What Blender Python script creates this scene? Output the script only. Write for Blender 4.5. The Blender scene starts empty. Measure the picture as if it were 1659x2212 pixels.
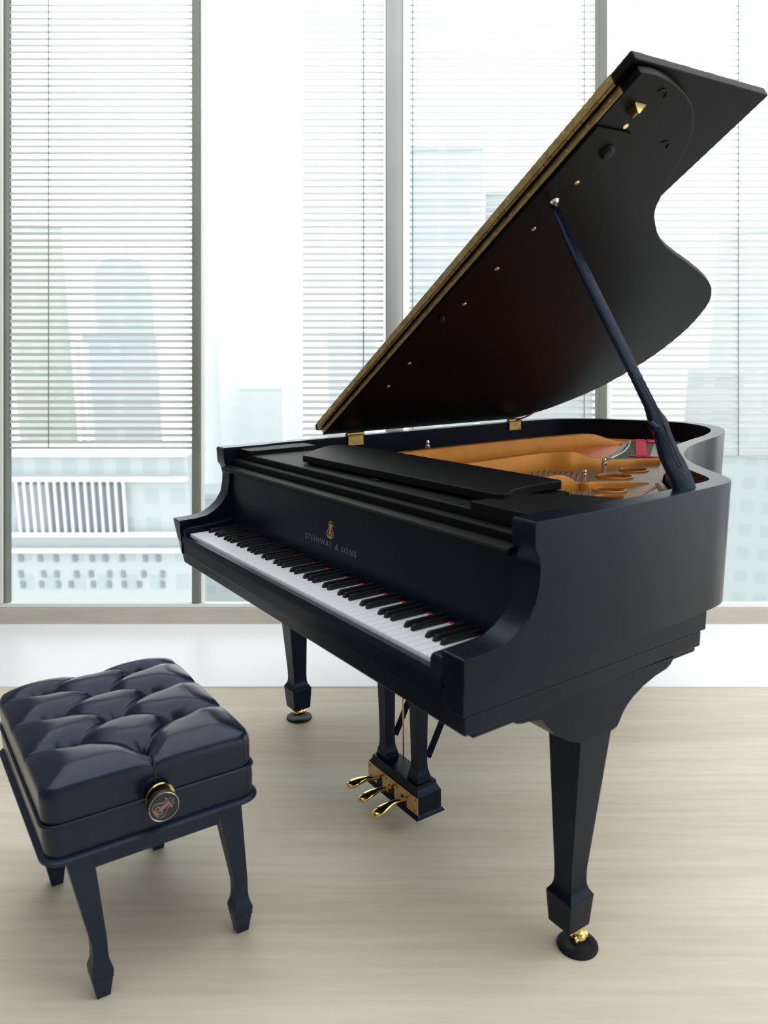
import bpy, bmesh, math, random
from mathutils import Matrix, Vector

random.seed(7)
PI = math.pi
R = math.radians
S = bpy.context.scene
COL = S.collection

# ------------------------------------------------------------------ camera numbers
CAM_H, PITCH, FPX = 1.3036, 0.2051, 1682.86
W0, H0 = 1659, 2212
YAW = -0.9797
CX, CY = 2.4042, -0.8132
THETA = R(31.7)            # opening angle of the lid
W, ZR = 1.46, 1.004        # width of the piano, height of the rim

# ------------------------------------------------------------------ materials
MATS = {}


def mat(name, col, rough=.5, metal=0., spec=.5, tint=None, noise=0., scale=20., bump=0., coat=0., stretch=None, col2=None, detail=4):
    m = bpy.data.materials.new(name)
    m.use_nodes = True
    nt = m.node_tree
    b = nt.nodes['Principled BSDF']
    b.inputs['Base Color'].default_value = (*col, 1)
    b.inputs['Roughness'].default_value = rough
    b.inputs['Metallic'].default_value = metal
    b.inputs['Specular IOR Level'].default_value = spec
    b.inputs['Coat Weight'].default_value = coat
    if tint:
        b.inputs['Specular Tint'].default_value = (*tint, 1)
    if noise or bump:
        tc = nt.nodes.new('ShaderNodeTexCoord')
        mp = nt.nodes.new('ShaderNodeMapping')
        nz = nt.nodes.new('ShaderNodeTexNoise')
        nz.inputs['Scale'].default_value = scale
        nz.inputs['Detail'].default_value = detail
        if stretch:
            mp.inputs['Scale'].default_value = stretch
        nt.links.new(tc.outputs['Object'], mp.inputs['Vector'])
        nt.links.new(mp.outputs['Vector'], nz.inputs['Vector'])
        if noise:
            mx = nt.nodes.new('ShaderNodeMix')
            mx.data_type = 'RGBA'
            c2 = col2 or tuple(min(1, c * (1 + noise)) for c in col)
            c1 = col if col2 else tuple(c * (1 - noise) for c in col)
            mx.inputs[6].default_value = (*c1, 1)
            mx.inputs[7].default_value = (*c2, 1)
            rp = nt.nodes.new('ShaderNodeMapRange')
            rp.inputs['From Min'].default_value = .3
            rp.inputs['From Max'].default_value = .7
            nt.links.new(nz.outputs['Fac'], rp.inputs['Value'])
            nt.links.new(rp.outputs['Result'], mx.inputs[0])
            nt.links.new(mx.outputs[2], b.inputs['Base Color'])
        if bump:
            bp = nt.nodes.new('ShaderNodeBump')
            bp.inputs['Strength'].default_value = bump
            bp.inputs['Distance'].default_value = .002
            nt.links.new(nz.outputs['Fac'], bp.inputs['Height'])
            nt.links.new(bp.outputs['Normal'], b.inputs['Normal'])
    MATS[name] = m
    return m


BLACK = mat('satin_black_lacquer', (.0040, .0062, .0135), .27, spec=.20, tint=(.55, .72, 1.), noise=.15, scale=6)
BLACK_TOP = mat('matt_black_lacquer', (.003, .003, .0033), .5, spec=.12, noise=.1, scale=6)
LIDM = mat('satin_black_lid', (.0015, .0015, .002), .42, spec=.11, noise=.1, scale=5)
KEYW = mat('white_key_plastic', (.70, .715, .745), .3, spec=.3, noise=.01, scale=30)
KEYB = mat('black_key_plastic', (.006, .006, .008), .38, spec=.4, noise=.1, scale=30)
BRASS = mat('polished_brass', (.83, .60, .22), .16, metal=1., noise=.08, scale=12)
BRASSP = mat('satin_brass_plate', (.66, .47, .24), .32, metal=1., noise=.1, scale=30)
BRASSD = mat('aged_brass', (.46, .34, .13), .38, metal=1., noise=.25, scale=40)
GILT = mat('gilt_print', (.55, .38, .16), .45, metal=.3, noise=.1, scale=50)
LETTER = mat('dull_silver_lettering', (.15, .16, .185), .5, noise=.1, scale=50)
BRONZE = mat('bronze_painted_iron', (.40, .155, .016), .42, metal=.3, spec=.25, noise=.10, scale=14)
PLATE = mat('brown_bronze_iron', (.20, .105, .055), .40, metal=.3, spec=.5, noise=.12, scale=10)
SOUND = mat('orange_soundboard_wood', (.74, .17, .035), .45, noise=.2, scale=9, stretch=(8, 1, 8))
FELT = mat('red_felt', (.62, .02, .06), .9, noise=.2, scale=120, bump=.3)
STRING = mat('grey_string_wire', (.16, .14, .11), .45, metal=.6, noise=.3, scale=60, stretch=(40, 1, 1))
STEEL = mat('bright_steel', (.82, .82, .84), .14, metal=1., noise=.05, scale=30)
RUBBER = mat('black_rubber', (.006, .007, .009), .5, spec=.2, noise=.2, scale=60)
LEATHER = mat('black_leather', (.0080, .0112, .0255), .25, spec=.42, tint=(.72, .84, 1.), noise=.15, scale=25, bump=.06, detail=8)
BENCHW = mat('black_bench_lacquer', (.0105, .015, .034), .36, spec=.38, tint=(.70, .83, 1.), noise=.15, scale=8)
KNOBM = mat('black_knob_face', (.014, .015, .017), .4, noise=.1, scale=30)
EMBM = mat('rose_gilt_emblem', (.42, .27, .24), .5, noise=.35, scale=90)
FRAME = mat('taupe_window_frame', (.30, .28, .245), .5, noise=.06, scale=5)
FRAMED = mat('grey_green_window_frame', (.17, .175, .155), .5, noise=.08, scale=4)
PILLAR = mat('grey_metal_mullion', (.32, .32, .31), .4, metal=.3, noise=.06, scale=3)
FRAMEL = mat('pale_window_trim', (.86, .85, .82), .5, noise=.03, scale=5)
SILL = mat('beige_sill', (.56, .50, .43), .5, noise=.08, scale=3, stretch=(1, 6, 6))
SLAT = mat('pale_blind_slat', (.60, .61, .595), .6, noise=.04, scale=6)
CORD = mat('grey_blind_cord', (.22, .27, .25), .7, noise=.2, scale=60)
STRIPW = mat('white_floor_border', (.93, .935, .93), .35, spec=.4, noise=.015, scale=2)
WALLM = mat('added_wall_grey', (.2, .2, .21), .8, noise=.1, scale=4, bump=.05)
WALLB = mat('added_wall_pale', (.55, .56, .58), .85, noise=.04, scale=3)
CEILM = mat('added_ceiling_grey', (.5, .5, .49), .85, noise=.04, scale=3)
GROUNDM = mat('pale_street', (.45, .46, .46), .9, noise=.15, scale=.05)


def floor_material():
    m = bpy.data.materials.new('beige_wood_floor')
    m.use_nodes = True
    nt = m.node_tree
    b = nt.nodes['Principled BSDF']
    tc = nt.nodes.new('ShaderNodeTexCoord')

    def band(scale, stretch, detail=5):
        mp = nt.nodes.new('ShaderNodeMapping')
        mp.inputs['Scale'].default_value = stretch
        nz = nt.nodes.new('ShaderNodeTexNoise')
        nz.inputs['Scale'].default_value = scale
        nz.inputs['Detail'].default_value = detail
        nt.links.new(tc.outputs['Object'], mp.inputs['Vector'])
        nt.links.new(mp.outputs['Vector'], nz.inputs['Vector'])
        return nz.outputs['Fac']
    broad = band(1.6, (.35, 2.2, 1))
    fine = band(26, (.10, 1.6, 1), 6)
    rp = nt.nodes.new('ShaderNodeValToRGB')
    rp.color_ramp.elements[0].position = .3
    rp.color_ramp.elements[0].color = (.66, .575, .44, 1)
    rp.color_ramp.elements[1].position = .68
    rp.color_ramp.elements[1].color = (.83, .76, .625, 1)
    nt.links.new(broad, rp.inputs['Fac'])
    mx = nt.nodes.new('ShaderNodeMix')
    mx.data_type = 'RGBA'
    mx.blend_type = 'MULTIPLY'
    mx.inputs[0].default_value = 1
    r2 = nt.nodes.new('ShaderNodeValToRGB')
    r2.color_ramp.elements[0].position = .3
    r2.color_ramp.elements[0].color = (.90, .885, .865, 1)
    r2.color_ramp.elements[1].position = .65
    r2.color_ramp.elements[1].color = (1, 1, 1, 1)
    nt.links.new(fine, r2.inputs['Fac'])
    nt.links.new(rp.outputs['Color'], mx.inputs[6])
    nt.links.new(r2.outputs['Color'], mx.inputs[7])
    nt.links.new(mx.outputs[2], b.inputs['Base Color'])
    b.inputs['Roughness'].default_value = .55
    b.inputs['Specular IOR Level'].default_value = .25
    return m


def glass_material():
    m = bpy.data.materials.new('clear_window_glass')
    m.use_nodes = True
    nt = m.node_tree
    nt.nodes.remove(nt.nodes['Principled BSDF'])
    out = nt.nodes['Material Output']
    tr = nt.nodes.new('ShaderNodeBsdfTransparent')
    tr.inputs['Color'].default_value = (.97, .99, .985, 1)
    gl = nt.nodes.new('ShaderNodeBsdfGlossy')
    gl.inputs['Roughness'].default_value = .03
    fr = nt.nodes.new('ShaderNodeFresnel')
    fr.inputs['IOR'].default_value = 1.3
    mx = nt.nodes.new('ShaderNodeMixShader')
    nt.links.new(fr.outputs['Fac'], mx.inputs['Fac'])
    nt.links.new(tr.outputs[0], mx.inputs[1])
    nt.links.new(gl.outputs[0], mx.inputs[2])
    nt.links.new(mx.outputs[0], out.inputs['Surface'])
    return m


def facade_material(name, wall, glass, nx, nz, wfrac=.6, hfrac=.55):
    """building wall paled by painted-in haze, with rows of window openings, from object coordinates"""
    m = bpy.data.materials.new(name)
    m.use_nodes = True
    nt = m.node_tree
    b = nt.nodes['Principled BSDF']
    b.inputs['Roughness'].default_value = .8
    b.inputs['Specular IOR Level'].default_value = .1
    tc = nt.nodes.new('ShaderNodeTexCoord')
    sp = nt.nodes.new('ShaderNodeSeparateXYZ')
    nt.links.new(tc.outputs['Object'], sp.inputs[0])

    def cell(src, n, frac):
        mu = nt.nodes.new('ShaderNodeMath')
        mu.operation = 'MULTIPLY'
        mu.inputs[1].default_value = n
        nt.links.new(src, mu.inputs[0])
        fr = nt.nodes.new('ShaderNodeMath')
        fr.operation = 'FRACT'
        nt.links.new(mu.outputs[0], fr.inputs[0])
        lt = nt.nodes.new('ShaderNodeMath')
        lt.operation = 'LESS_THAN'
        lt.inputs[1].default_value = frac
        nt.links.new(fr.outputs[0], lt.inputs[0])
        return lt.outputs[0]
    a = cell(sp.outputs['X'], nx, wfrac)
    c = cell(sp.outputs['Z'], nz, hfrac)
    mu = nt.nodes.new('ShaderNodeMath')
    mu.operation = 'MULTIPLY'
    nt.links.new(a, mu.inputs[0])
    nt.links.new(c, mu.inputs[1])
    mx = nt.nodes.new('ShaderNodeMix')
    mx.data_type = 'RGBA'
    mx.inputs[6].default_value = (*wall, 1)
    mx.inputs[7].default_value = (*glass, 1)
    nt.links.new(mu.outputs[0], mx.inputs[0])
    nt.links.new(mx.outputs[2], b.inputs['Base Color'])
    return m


FLOORM = floor_material()
GLASS = glass_material()

# ------------------------------------------------------------------ mesh helpers


def obj(name, data, m, parent=None, bevel=0., seg=2, sharp=40, matrix=None):
    """data = (verts, faces) -> one mesh object"""
    me = bpy.data.meshes.new(name)
    v, f = data
    me.from_pydata([tuple(p) for p in v], [], [tuple(q) for q in f])
    bm = bmesh.new()
    bm.from_mesh(me)
    bmesh.ops.remove_doubles(bm, verts=bm.verts, dist=1e-6)
    bmesh.ops.recalc_face_normals(bm, faces=bm.faces)
    for q in bm.faces:
        q.smooth = True
    bm.to_mesh(me)
    bm.free()
    me.set_sharp_from_angle(angle=R(sharp))
    me.materials.append(m)
    o = bpy.data.objects.new(name, me)
    COL.objects.link(o)
    if parent:
        o.parent = parent
    if matrix is not None:
        o.matrix_local = matrix
    if bevel:
        b = o.modifiers.new('bevel', 'BEVEL')
        b.width = bevel
        b.segments = seg
        b.limit_method = 'ANGLE'
        b.angle_limit = R(35)
        b.harden_normals = True
    return o


def empty(name, label=None, cat=None, group=None, loc=(0, 0, 0)):
    o = bpy.data.objects.new(name, None)
    o.empty_display_size = .1
    COL.objects.link(o)
    o.location = loc
    if label:
        tag(o, label, cat, group)
    return o


def tag(o, label=None, cat=None, group=None, kind=None):
    if label:
        o['label'] = label
    if cat:
        o['category'] = cat
    if group:
        o['group'] = group
    if kind:
        o['kind'] = kind
    return o


def join(*parts):
    V, F = [], []
    for v, f in parts:
        n = len(V)
        V += list(v)
        F += [tuple(i + n for i in q) for q in f]
    return V, F


def box(x0, x1, y0, y1, z0, z1):
    v = [(x, y, z) for x in (x0, x1) for y in (y0, y1) for z in (z0, z1)]
    return v, [(0, 1, 3, 2), (4, 6, 7, 5), (0, 4, 5, 1), (2, 3, 7, 6), (0, 2, 6, 4), (1, 5, 7, 3)]


def prism(poly, axis, a, b):
    """poly of 2-D points extruded along axis ('x': (y,z), 'y': (x,z), 'z': (x,y))"""
    def put(p, t):
        return {'x': (t, p[0], p[1]), 'y': (p[0], t, p[1]), 'z': (p[0], p[1], t)}[axis]
    n = len(poly)
    v = [put(p, a) for p in poly] + [put(p, b) for p in poly]
    f = [tuple(range(n)), tuple(range(2 * n - 1, n - 1, -1))]
    f += [(i, (i + 1) % n, n + (i + 1) % n, n + i) for i in range(n)]
    return v, f


def loft(rings, cap=True):
    n = len(rings[0])
    v = [p for r in rings for p in r]
    f = []
    for k in range(len(rings) - 1):
        for i in range(n):
            j = (i + 1) % n
            f.append((k * n + i, k * n + j, (k + 1) * n + j, (k + 1) * n + i))
    if cap:
        f.append(tuple(range(n - 1, -1, -1)))
        f.append(tuple(range((len(rings) - 1) * n, len(rings) * n)))
    return v, f


def sq(cx, cy, hx, hy, z):
    return [(cx - hx, cy - hy, z), (cx + hx, cy - hy, z), (cx + hx, cy + hy, z), (cx - hx, cy + hy, z)]


def lathe(prof, c=(0, 0, 0), axis='z', n=32):
    rings = []
    for r, h in prof:
        ring = []
        for i in range(n):
            a = 2 * PI * i / n
            p = (r * math.cos(a), r * math.sin(a), h)
            if axis == 'x':
                p = (p[2], p[0], p[1])
            if axis == 'y':
                p = (p[0], p[2], p[1])
            ring.append((p[0] + c[0], p[1] + c[1], p[2] + c[2]))
        rings.append(ring)
    return loft(rings)


def tube(path, r, n=10, sx=1., sy=1.):
    path = [Vector(p) for p in path]
    rs = r if isinstance(r, (list, tuple)) else [r] * len(path)
    rings = []
    up = Vector((0, 0, 1))
    for i, p in enumerate(path):
        t = (path[min(i + 1, len(path) - 1)] - path[max(i - 1, 0)]).normalized()
        u = t.cross(up)
        if u.length < 1e-3:
            u = t.cross(Vector((0, 1, 0)))
        u.normalize()
        w = u.cross(t)
        rings.append([tuple(p + u * math.cos(2 * PI * k / n) * rs[i] * sx + w * math.sin(2 * PI * k / n) * rs[i] * sy) for k in range(n)])
    return loft(rings)


def catmull(pts, per=6, closed=False):
    out = []
    n = len(pts)
    rng = range(n if closed else n - 1)
    for i in rng:
        g = (lambda k: pts[k % n]) if closed else (lambda k: pts[max(0, min(n - 1, k))])
        p0, p1, p2, p3 = g(i - 1), g(i), g(i + 1), g(i + 2)
        for s in range(per):
            t = s / per
            out.append(tuple(.5 * (2 * b + (c - a) * t + (2 * a - 5 * b + 4 * c - d) * t * t + (3 * b - a - 3 * c + d) * t ** 3)
                             for a, b, c, d in zip(p0, p1, p2, p3)))
    if not closed:
        out.append(tuple(pts[-1]))
    return out


def offset(path, d):
    """offset an open 2-D path to its left by d"""
    out = []
    for i, p in enumerate(path):
        a = Vector(path[max(i - 1, 0)])
        b = Vector(path[min(i + 1, len(path) - 1)])
        t = (b - a).normalized()
        out.append((p[0] - t.y * d, p[1] + t.x * d))
    return out


def copy(o, parent):
    c = o.copy()
    COL.objects.link(c)
    c.parent = parent
    return c


# ------------------------------------------------------------------ room frame
def rotm(axis, a):
    return Matrix.Rotation(a, 4, Vector(axis))


M_ROOM = Matrix.Rotation(YAW, 4, 'Z') @ Matrix.Translation((-CX, -CY, 0))   # piano axes -> room axes
PIV = (.73, .3, 0)
TILT = Matrix.Translation(PIV) @ rotm((math.sin(-.975), math.cos(-.975), 0), R(-1)) @ Matrix.Translation((-PIV[0], -PIV[1], 0))
M_PIANO = M_ROOM @ TILT

# ================================================================== GRAND PIANO
piano = empty('grand_piano', 'satin black grand piano with raised lid standing before the windows', 'piano')
piano.matrix_world = M_PIANO

# --- case: two arms and the curved rim in one continuous wall
ARM = [(0, .722), (0, .785), (.002, .787), (.053, .788), (.092, .793), (.121, .808), (.147, .829), (.1645, .855), (.173, .889),
       (.1755, .917), (.170, .941), (.161, .955), (.160, .999), (.164, 1.004), (.30, 1.004), (.30, .722)]
RIM_OUT = [(1.46, .30), (1.459, .42), (1.452, .56), (1.443, .68), (1.436, .75), (1.422, .80), (1.385, .842), (1.316, .89), (1.205, .972),
           (1.111, 1.068), (1.045, 1.165), (.990, 1.268), (.93, 1.43), (.878, 1.585), (.80, 1.735), (.695, 1.85), (.545, 1.92), (.40, 1.915),
           (.25, 1.86), (.12, 1.78), (.035, 1.69), (.004, 1.58), (0, 1.45), (0, 1.1), (0, .7), (0, .30)]
rim_out = catmull(RIM_OUT, 5)
rim_in = offset(rim_out, .046)
k = len(rim_in)
rim_in[0] = (1.40, .30)
rim_in[-1] = (.06, .30)
for i in range(1, 8):
    t = i / 8
    rim_in[i] = (rim_in[i][0] * t + (rim_in[i][0] - .008) * (1 - t), rim_in[i][1])
rim_w = loft([[(o[0], o[1], .722), (o[0], o[1], ZR), (n[0], n[1], ZR), (n[0], n[1], .722)] for o, n in zip(rim_out, rim_in)], cap=False)


def arm(x0, x1):
    v, f = prism(ARM, 'x', x0, x1)
    n = len(ARM)
    f = [q for q in f if set(q) != {n - 1, n - 2, 2 * n - 1, 2 * n - 2}]   # open where the rim goes on
    return v, f


rim = obj('case_rim', join(rim_w, arm(1.40, 1.46), arm(0, .06)), BLACK, piano, bevel=.0022, seg=2, sharp=35)

# --- key bed and front rails under the arms
bed = obj('key_bed', box(.0, 1.457, .004, .70, .643, .678), BLACK, piano, bevel=.003)
obj('front_rail', box(.062, 1.405, .004, .03, .679, .7135), BLACK, piano, bevel=.002)
e1 = obj('end_block', box(1.406, 1.458, .0, .715, .679, .7215), BLACK, piano, bevel=.002)
e2 = obj('end_block', box(.004, .061, .0, .715, .679, .7215), BLACK, piano, bevel=.002)
obj('key_slip', prism([(.002, .714), (.002, .733), (.006, .739), (.017, .741), (.019, .714)], 'x', .066, 1.394), BLACK, piano, bevel=.001)
stp = obj('key_bed_step', box(.02, 1.449, .03, .695, .628, .6425), BLACK, piano, bevel=.004)

for o in (rim, bed, e1, e2, stp):
    for p in o.data.vertices:
        if p.co.x < .05 and p.co.y < .05 and p.co.z < .7849:      # the bass front corner rakes back towards the bottom
            p.co.x += (.785 - p.co.z) * .22
            p.co.y += (.785 - p.co.z) * .08
        if o is not rim and p.co.x > 1.3 and p.co.y > .5:          # the bed follows the curving side
            p.co.x -= .018

# --- keyboard
KX0, KX1 = .093, 1.353
kb = obj('keyboard', box(KX0, KX1, .03, .19, .70, .722), BLACK_TOP, piano)
pitch = (KX1 - KX0) / 52
wk = None
for i in range(52):
    if wk is None:
        vv = prism([(.020, .724), (.0195, .745), (.0215, .7485), (.2, .7485), (.2, .724)], 'x', 0, pitch - .0013)
        wk = obj('white_key', vv, KEYW, kb, bevel=.0008)
        o = wk
    else:
        o = copy(wk, kb)
    o.location = (KX0 + i * pitch, 0, 0)
bk = None
for i in range(51):
    if (i % 7) in (1, 4):                      # A B C D E F G : no black key after B and E
        continue
    if bk is None:
        w = .0056
        vv = loft([[(-w, .072, .747), (w, .072, .747), (w, .2, .747), (-w, .2, .747)],
                   [(-w * .95, .0735, .753), (w * .95, .0735, .753), (w * .95, .2, .753), (-w * .95, .2, .753)],
                   [(-w * .84, .0795, .7605), (w * .84, .0795, .7605), (w * .84, .2, .7605), (-w * .84, .2, .7605)]])
        bk = obj('black_key', vv, KEYB, kb, bevel=.0012, seg=2)
        o = bk
    else:
        o = copy(bk, kb)
    o.location = (KX0 + (i + 1) * pitch, 0, 0)

# --- key blocks either side of the keys
KB = [(.006, .72), (.006, .757), (.012, .766), (.10, .770), (.15, .775), (.2, .79), (.2, .72)]
obj('key_block', prism(KB, 'x', KX1 + .002, 1.3995), BLACK, piano, bevel=.003)
obj('key_block', prism(KB, 'x', .0605, KX0 - .002), BLACK, piano, bevel=.003)

# --- fallboard with lip, brand letters and lyre
FB = catmull([(.166, .7525), (.172, .80), (.178, .85), (.183, .90), (.186, .931)], 5)
fall = obj('fallboard', prism(FB + [(.20, .931), (.20, .7525)], 'x', .0605, 1.3995), BLACK, piano)
obj('name_felt', box(.062, 1.398, .1600, .166, .749, .7502), FELT, piano)['label'] = 'thin red felt strip behind the keys'
LIP = [(.150, .934), (.150, .940), (.154, .945), (.166, .9475), (.186, .9475), (.186, .9315), (.153, .9315)]
obj('fallboard_lip', prism(LIP, 'x', .0605, 1.3995), BLACK_TOP, fall, bevel=.001)


def fb_y(z):
    for a, b in zip(FB, FB[1:]):
        if a[1] <= z <= b[1]:
            return a[0] + (b[0] - a[0]) * (z - a[1]) / (b[1] - a[1])
    return FB[-1][0]


def text_mesh(body, size, spacing):
    cu = bpy.data.curves.new('lettering', 'FONT')
    cu.body = body
    cu.size = size
    cu.space_character = spacing
    cu.align_x = 'CENTER'
    cu.extrude = .0004
    o = bpy.data.objects.new('lettering_source', cu)
    COL.objects.link(o)
    bpy.context.view_layer.update()
    dg = bpy.context.evaluated_depsgraph_get()
    me = bpy.data.meshes.new_from_object(o.evaluated_get(dg))
    bpy.data.objects.remove(o)
    bpy.data.curves.remove(cu)
    return me


me = text_mesh('STEINWAY & SONS', .0200, 1.35)
xs = [p.co.x for p in me.vertices]
k = .262 / (max(xs) - min(xs))
for p in me.vertices:
    x, y, z = p.co.x * k, p.co.y * 1.05, p.co.z
    zz = .805 + y
    p.co = (.706 + x, fb_y(zz) - .0002 - z, zz)
me.materials.append(LETTER)
o = bpy.data.objects.new('brand_lettering', me)
COL.objects.link(o)
o.parent = fall
o['label'] = 'widely spaced silver capital letters'


def lyre_paths():
    """generic lyre ornament, unit height, in a plane (x, z)"""
    L = []
    side = [(.05, .12), (.24, .10), (.33, .25), (.28, .42), (.17, .58), (.14, .72), (.22, .80), (.27, .74)]
    for s in (-1, 1):
        L.append(catmull([(s * a, b) for a, b in side], 5))
        L.append(catmull([(s * .04, .13), (s * .16, .22), (s * .17, .34), (s * .08, .36), (s * .07, .28)], 5))
        L.append([(s * .05, .36), (s * .05, .78)])
        L.append([(s * .13, .86), (s * .13, .95)])
    L += [[(-.16, .80), (.16, .80)], [(0, .12), (0, .80)], [(-.16, .06), (.16, .06)], [(-.10, .06), (0, .16), (.10, .06)], [(0, .88), (0, 1.)]]
    return L


def fb_lyre(x0, z0, h):
    parts = []
    for path in lyre_paths():
        pts = [(x0 + a * h, fb_y(z0 + b * h) - .0004, z0 + b * h) for a, b in path]
        parts.append(tube(pts, .0011, 6))
    return join(*parts)


obj('lyre_emblem', fb_lyre(.706, .826, .048), GILT, fall)['label'] = 'small gilt lyre emblem'

# --- stepped ledges and folded music desk
obj('ledge', prism([(.1865, .932), (.1865, .963), (.190, .9665), (.23, .9665), (.23, .932)], 'x', .0605, 1.3995), BLACK_TOP, piano, bevel=.001)
obj('ledge', prism([(.212, .967), (.212, .983), (.215, .9855), (.50, .9855), (.50, .967)], 'x', .155, 1.222), BLACK_TOP, piano, bevel=.001)
SLP = [(.212, .967), (.212, .9985), (.2145, 1.001), (.45, 1.001), (.45, .967)]
obj('side_slip', prism([(1.2225, .212), (1.3995, .212), (1.3995, .47), (1.30, .43), (1.262, .385), (1.2225, .345)], 'z', .967, 1.0), BLACK_TOP, piano, bevel=.0018)
obj('side_slip', prism([(.0605, .212), (.1545, .212), (.1545, .45), (.0605, .45)], 'z', .967, .9985), BLACK_TOP, piano, bevel=.0018)
DESK = [(.417, .262), (.43, .250), (1.236, .268), (1.247, .280), (1.247, .300), (1.231, .312), (1.216, .345), (1.207, .40), (1.205, .447),
        (1.209, .488), (1.200, .497), (.40, .495), (.30, .48), (.275, .452), (.28, .42), (.33, .35)]
desk = obj('music_desk', prism(DESK, 'z', .9905, 1.0105), BLACK_TOP, piano, bevel=.003, seg=3)
for q in ((.80, .835, .244, .250), (1.178, 1.212, .252, .258)):
    obj('desk_hinge', box(*q, .986, .9895), RUBBER, desk)
obj('desk_bracket', box(.10, .16, .50, .53, .965, .985), BLACK_TOP, piano, bevel=.002)
obj('front_beam', box(.0605, 1.3995, .23, .50, .76, .966), BLACK_TOP, piano)

# --- iron plate, soundboard, strings
ins = offset(rim_out, .060)
ZP = .932


def clip_poly(poly, y0):
    out = []
    for i, p in enumerate(poly):
        q = poly[(i + 1) % len(poly)]
        if p[1] >= y0:
            out.append(p)
        if (p[1] >= y0) != (q[1] >= y0):
            t = (y0 - p[1]) / (q[1] - p[1])
            out.append((p[0] + (q[0] - p[0]) * t, y0))
    return out


obj('soundboard', prism(clip_poly(ins, .505), 'z', .895, .9255), SOUND, piano)['label'] = 'reddish orange wooden soundboard'
plate_poly = [(.70, .505), (1.392, .505), (1.388, .60), (1.378, .72), (1.36, .795), (1.28, .845), (1.17, .93), (1.075, 1.025), (1.005, 1.125),
              (.95, 1.225), (.915, 1.31), (.86, 1.31), (.80, 1.2), (.735, 1.0)]
holes = [(.895, 1.131, .043), (.937, .995, .052), (1.074, .810, .044), (1.15, .72, .040)]


def plate_mesh():
    bm = bmesh.new()
    es = []
    pts = plate_poly
    vs = [bm.verts.new((x, y, ZP)) for x, y in pts]
    es += [bm.edges.new((vs[i], vs[(i + 1) % len(vs)])) for i in range(len(vs))]
    for hx, hy, r in holes:
        hv = [bm.verts.new((hx + r * .8 * math.cos(2 * PI * i / 28), hy + r * .8 * math.sin(2 * PI * i / 28), ZP)) for i in range(28)]
        es += [bm.edges.new((hv[i], hv[(i + 1) % 28])) for i in range(28)]
    bmesh.ops.triangle_fill(bm, use_beauty=True, edges=es)
    g = bmesh.ops.extrude_face_region(bm, geom=bm.faces[:])
    for q in g['geom']:
        if isinstance(q, bmesh.types.BMVert):
            q.co.z -= .016
    bm.verts.index_update()
    out = ([tuple(q.co) for q in bm.verts], [tuple(w.index for w in f.verts) for f in bm.faces])
    bm.free()
    return out


plate = obj('iron_plate', plate_mesh(), PLATE, piano)
for hx, hy, r in holes:
    prof = [(r * .80, -.012), (r * .82, .001), (r * .86, .0045), (r * .93, .0055), (r * 1.0, .0035), (r * 1.04, -.003), (r * 1.04, -.012)]
    v, f = lathe(prof, (hx, hy, ZP), 'z', 36)
    n = 36
    f = f[:-2] + [((len(prof) - 1) * n + i, (len(prof) - 1) * n + (i + 1) % n, (i + 1) % n, i) for i in range(n)]
    obj('plate_ring', (v, f), BRONZE, plate)


def strut(cx_of_y, prof, th, name='strut'):
    """a standing bar: prof = (y, ztop); follows x(y)"""
    rings = []
    for y, z in prof:
        x = cx_of_y(y)
        rings.append([(x - th * 1.2, y, .9256), (x + th * 1.2, y, .9256), (x + th * .8, y, z - .004), (x + th * .45, y, z), (x - th * .45, y, z), (x - th * .8, y, z - .004)])
    return obj(name, loft(rings), BRONZE, plate, sharp=50)


def lin(pts):
    def fn(y):
        for (a, xa), (b, xb) in zip(pts, pts[1:]):
            if y <= b:
                t = max(0, (y - a) / (b - a))
                t = t * t * (3 - 2 * t)
                return xa + (xb - xa) * t
        return pts[-1][1]
    return fn


strut(lin([(.5, .35), (1.2, .355), (1.55, .39), (1.8, .42)]),
      catmull([(.505, .976), (.9, .980), (1.40, .980), (1.49, .978), (1.54, .970), (1.60, .952), (1.66, .938), (1.72, .931), (1.80, .929)], 4), .011)
strut(lin([(.5, .73), (.9, .73), (1.0, .765), (1.1, .79), (1.2, .81), (1.30, .86)]),
      catmull([(.505, .985), (.80, .990), (.96, .991), (1.01, .987), (1.05, .973), (1.10, .959), (1.16, .953), (1.22, .951), (1.29, .951)], 4), .011)
strut(lin([(.5, 1.02), (.7, 1.02), (.8, 1.01), (.95, 1.06), (1.05, 1.10)]),
      catmull([(.505, .972), (.62, .980), (.675, .981), (.71, .972), (.74, .957), (.77, .950), (.82, .947), (.91, .943), (.975, .934)], 4), .009)
strut(lin([(.5, 1.19), (.60, 1.19), (.70, 1.21)]),
      catmull([(.505, .955), (.58, .957), (.61, .951), (.63, .942), (.65, .934)], 4), .008)
obj('plate_rib', tube(catmull([(1.09, .985, ZP - .003), (1.17, .90, ZP - .002), (1.25, .83, ZP - .003)], 4), .007, 8), PLATE, plate)
obj('plate_rib', tube(catmull([(1.11, .96, ZP - .004), (1.20, .74, ZP - .0035), (1.28, .66, ZP - .004)], 4), .007, 8), PLATE, plate)
obj('plate_web', prism([(.356, .505), (.661, .505), (.661, .62), (.52, .68), (.356, .70)], 'z', .90, .9285), BRONZE, plate, bevel=.004)
obj('plate_flange', prism([(.06, .505), (.34, .505), (.34, .60), (.06, .80)], 'z', .90, .9285), BRONZE, plate, bevel=.004)
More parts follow.
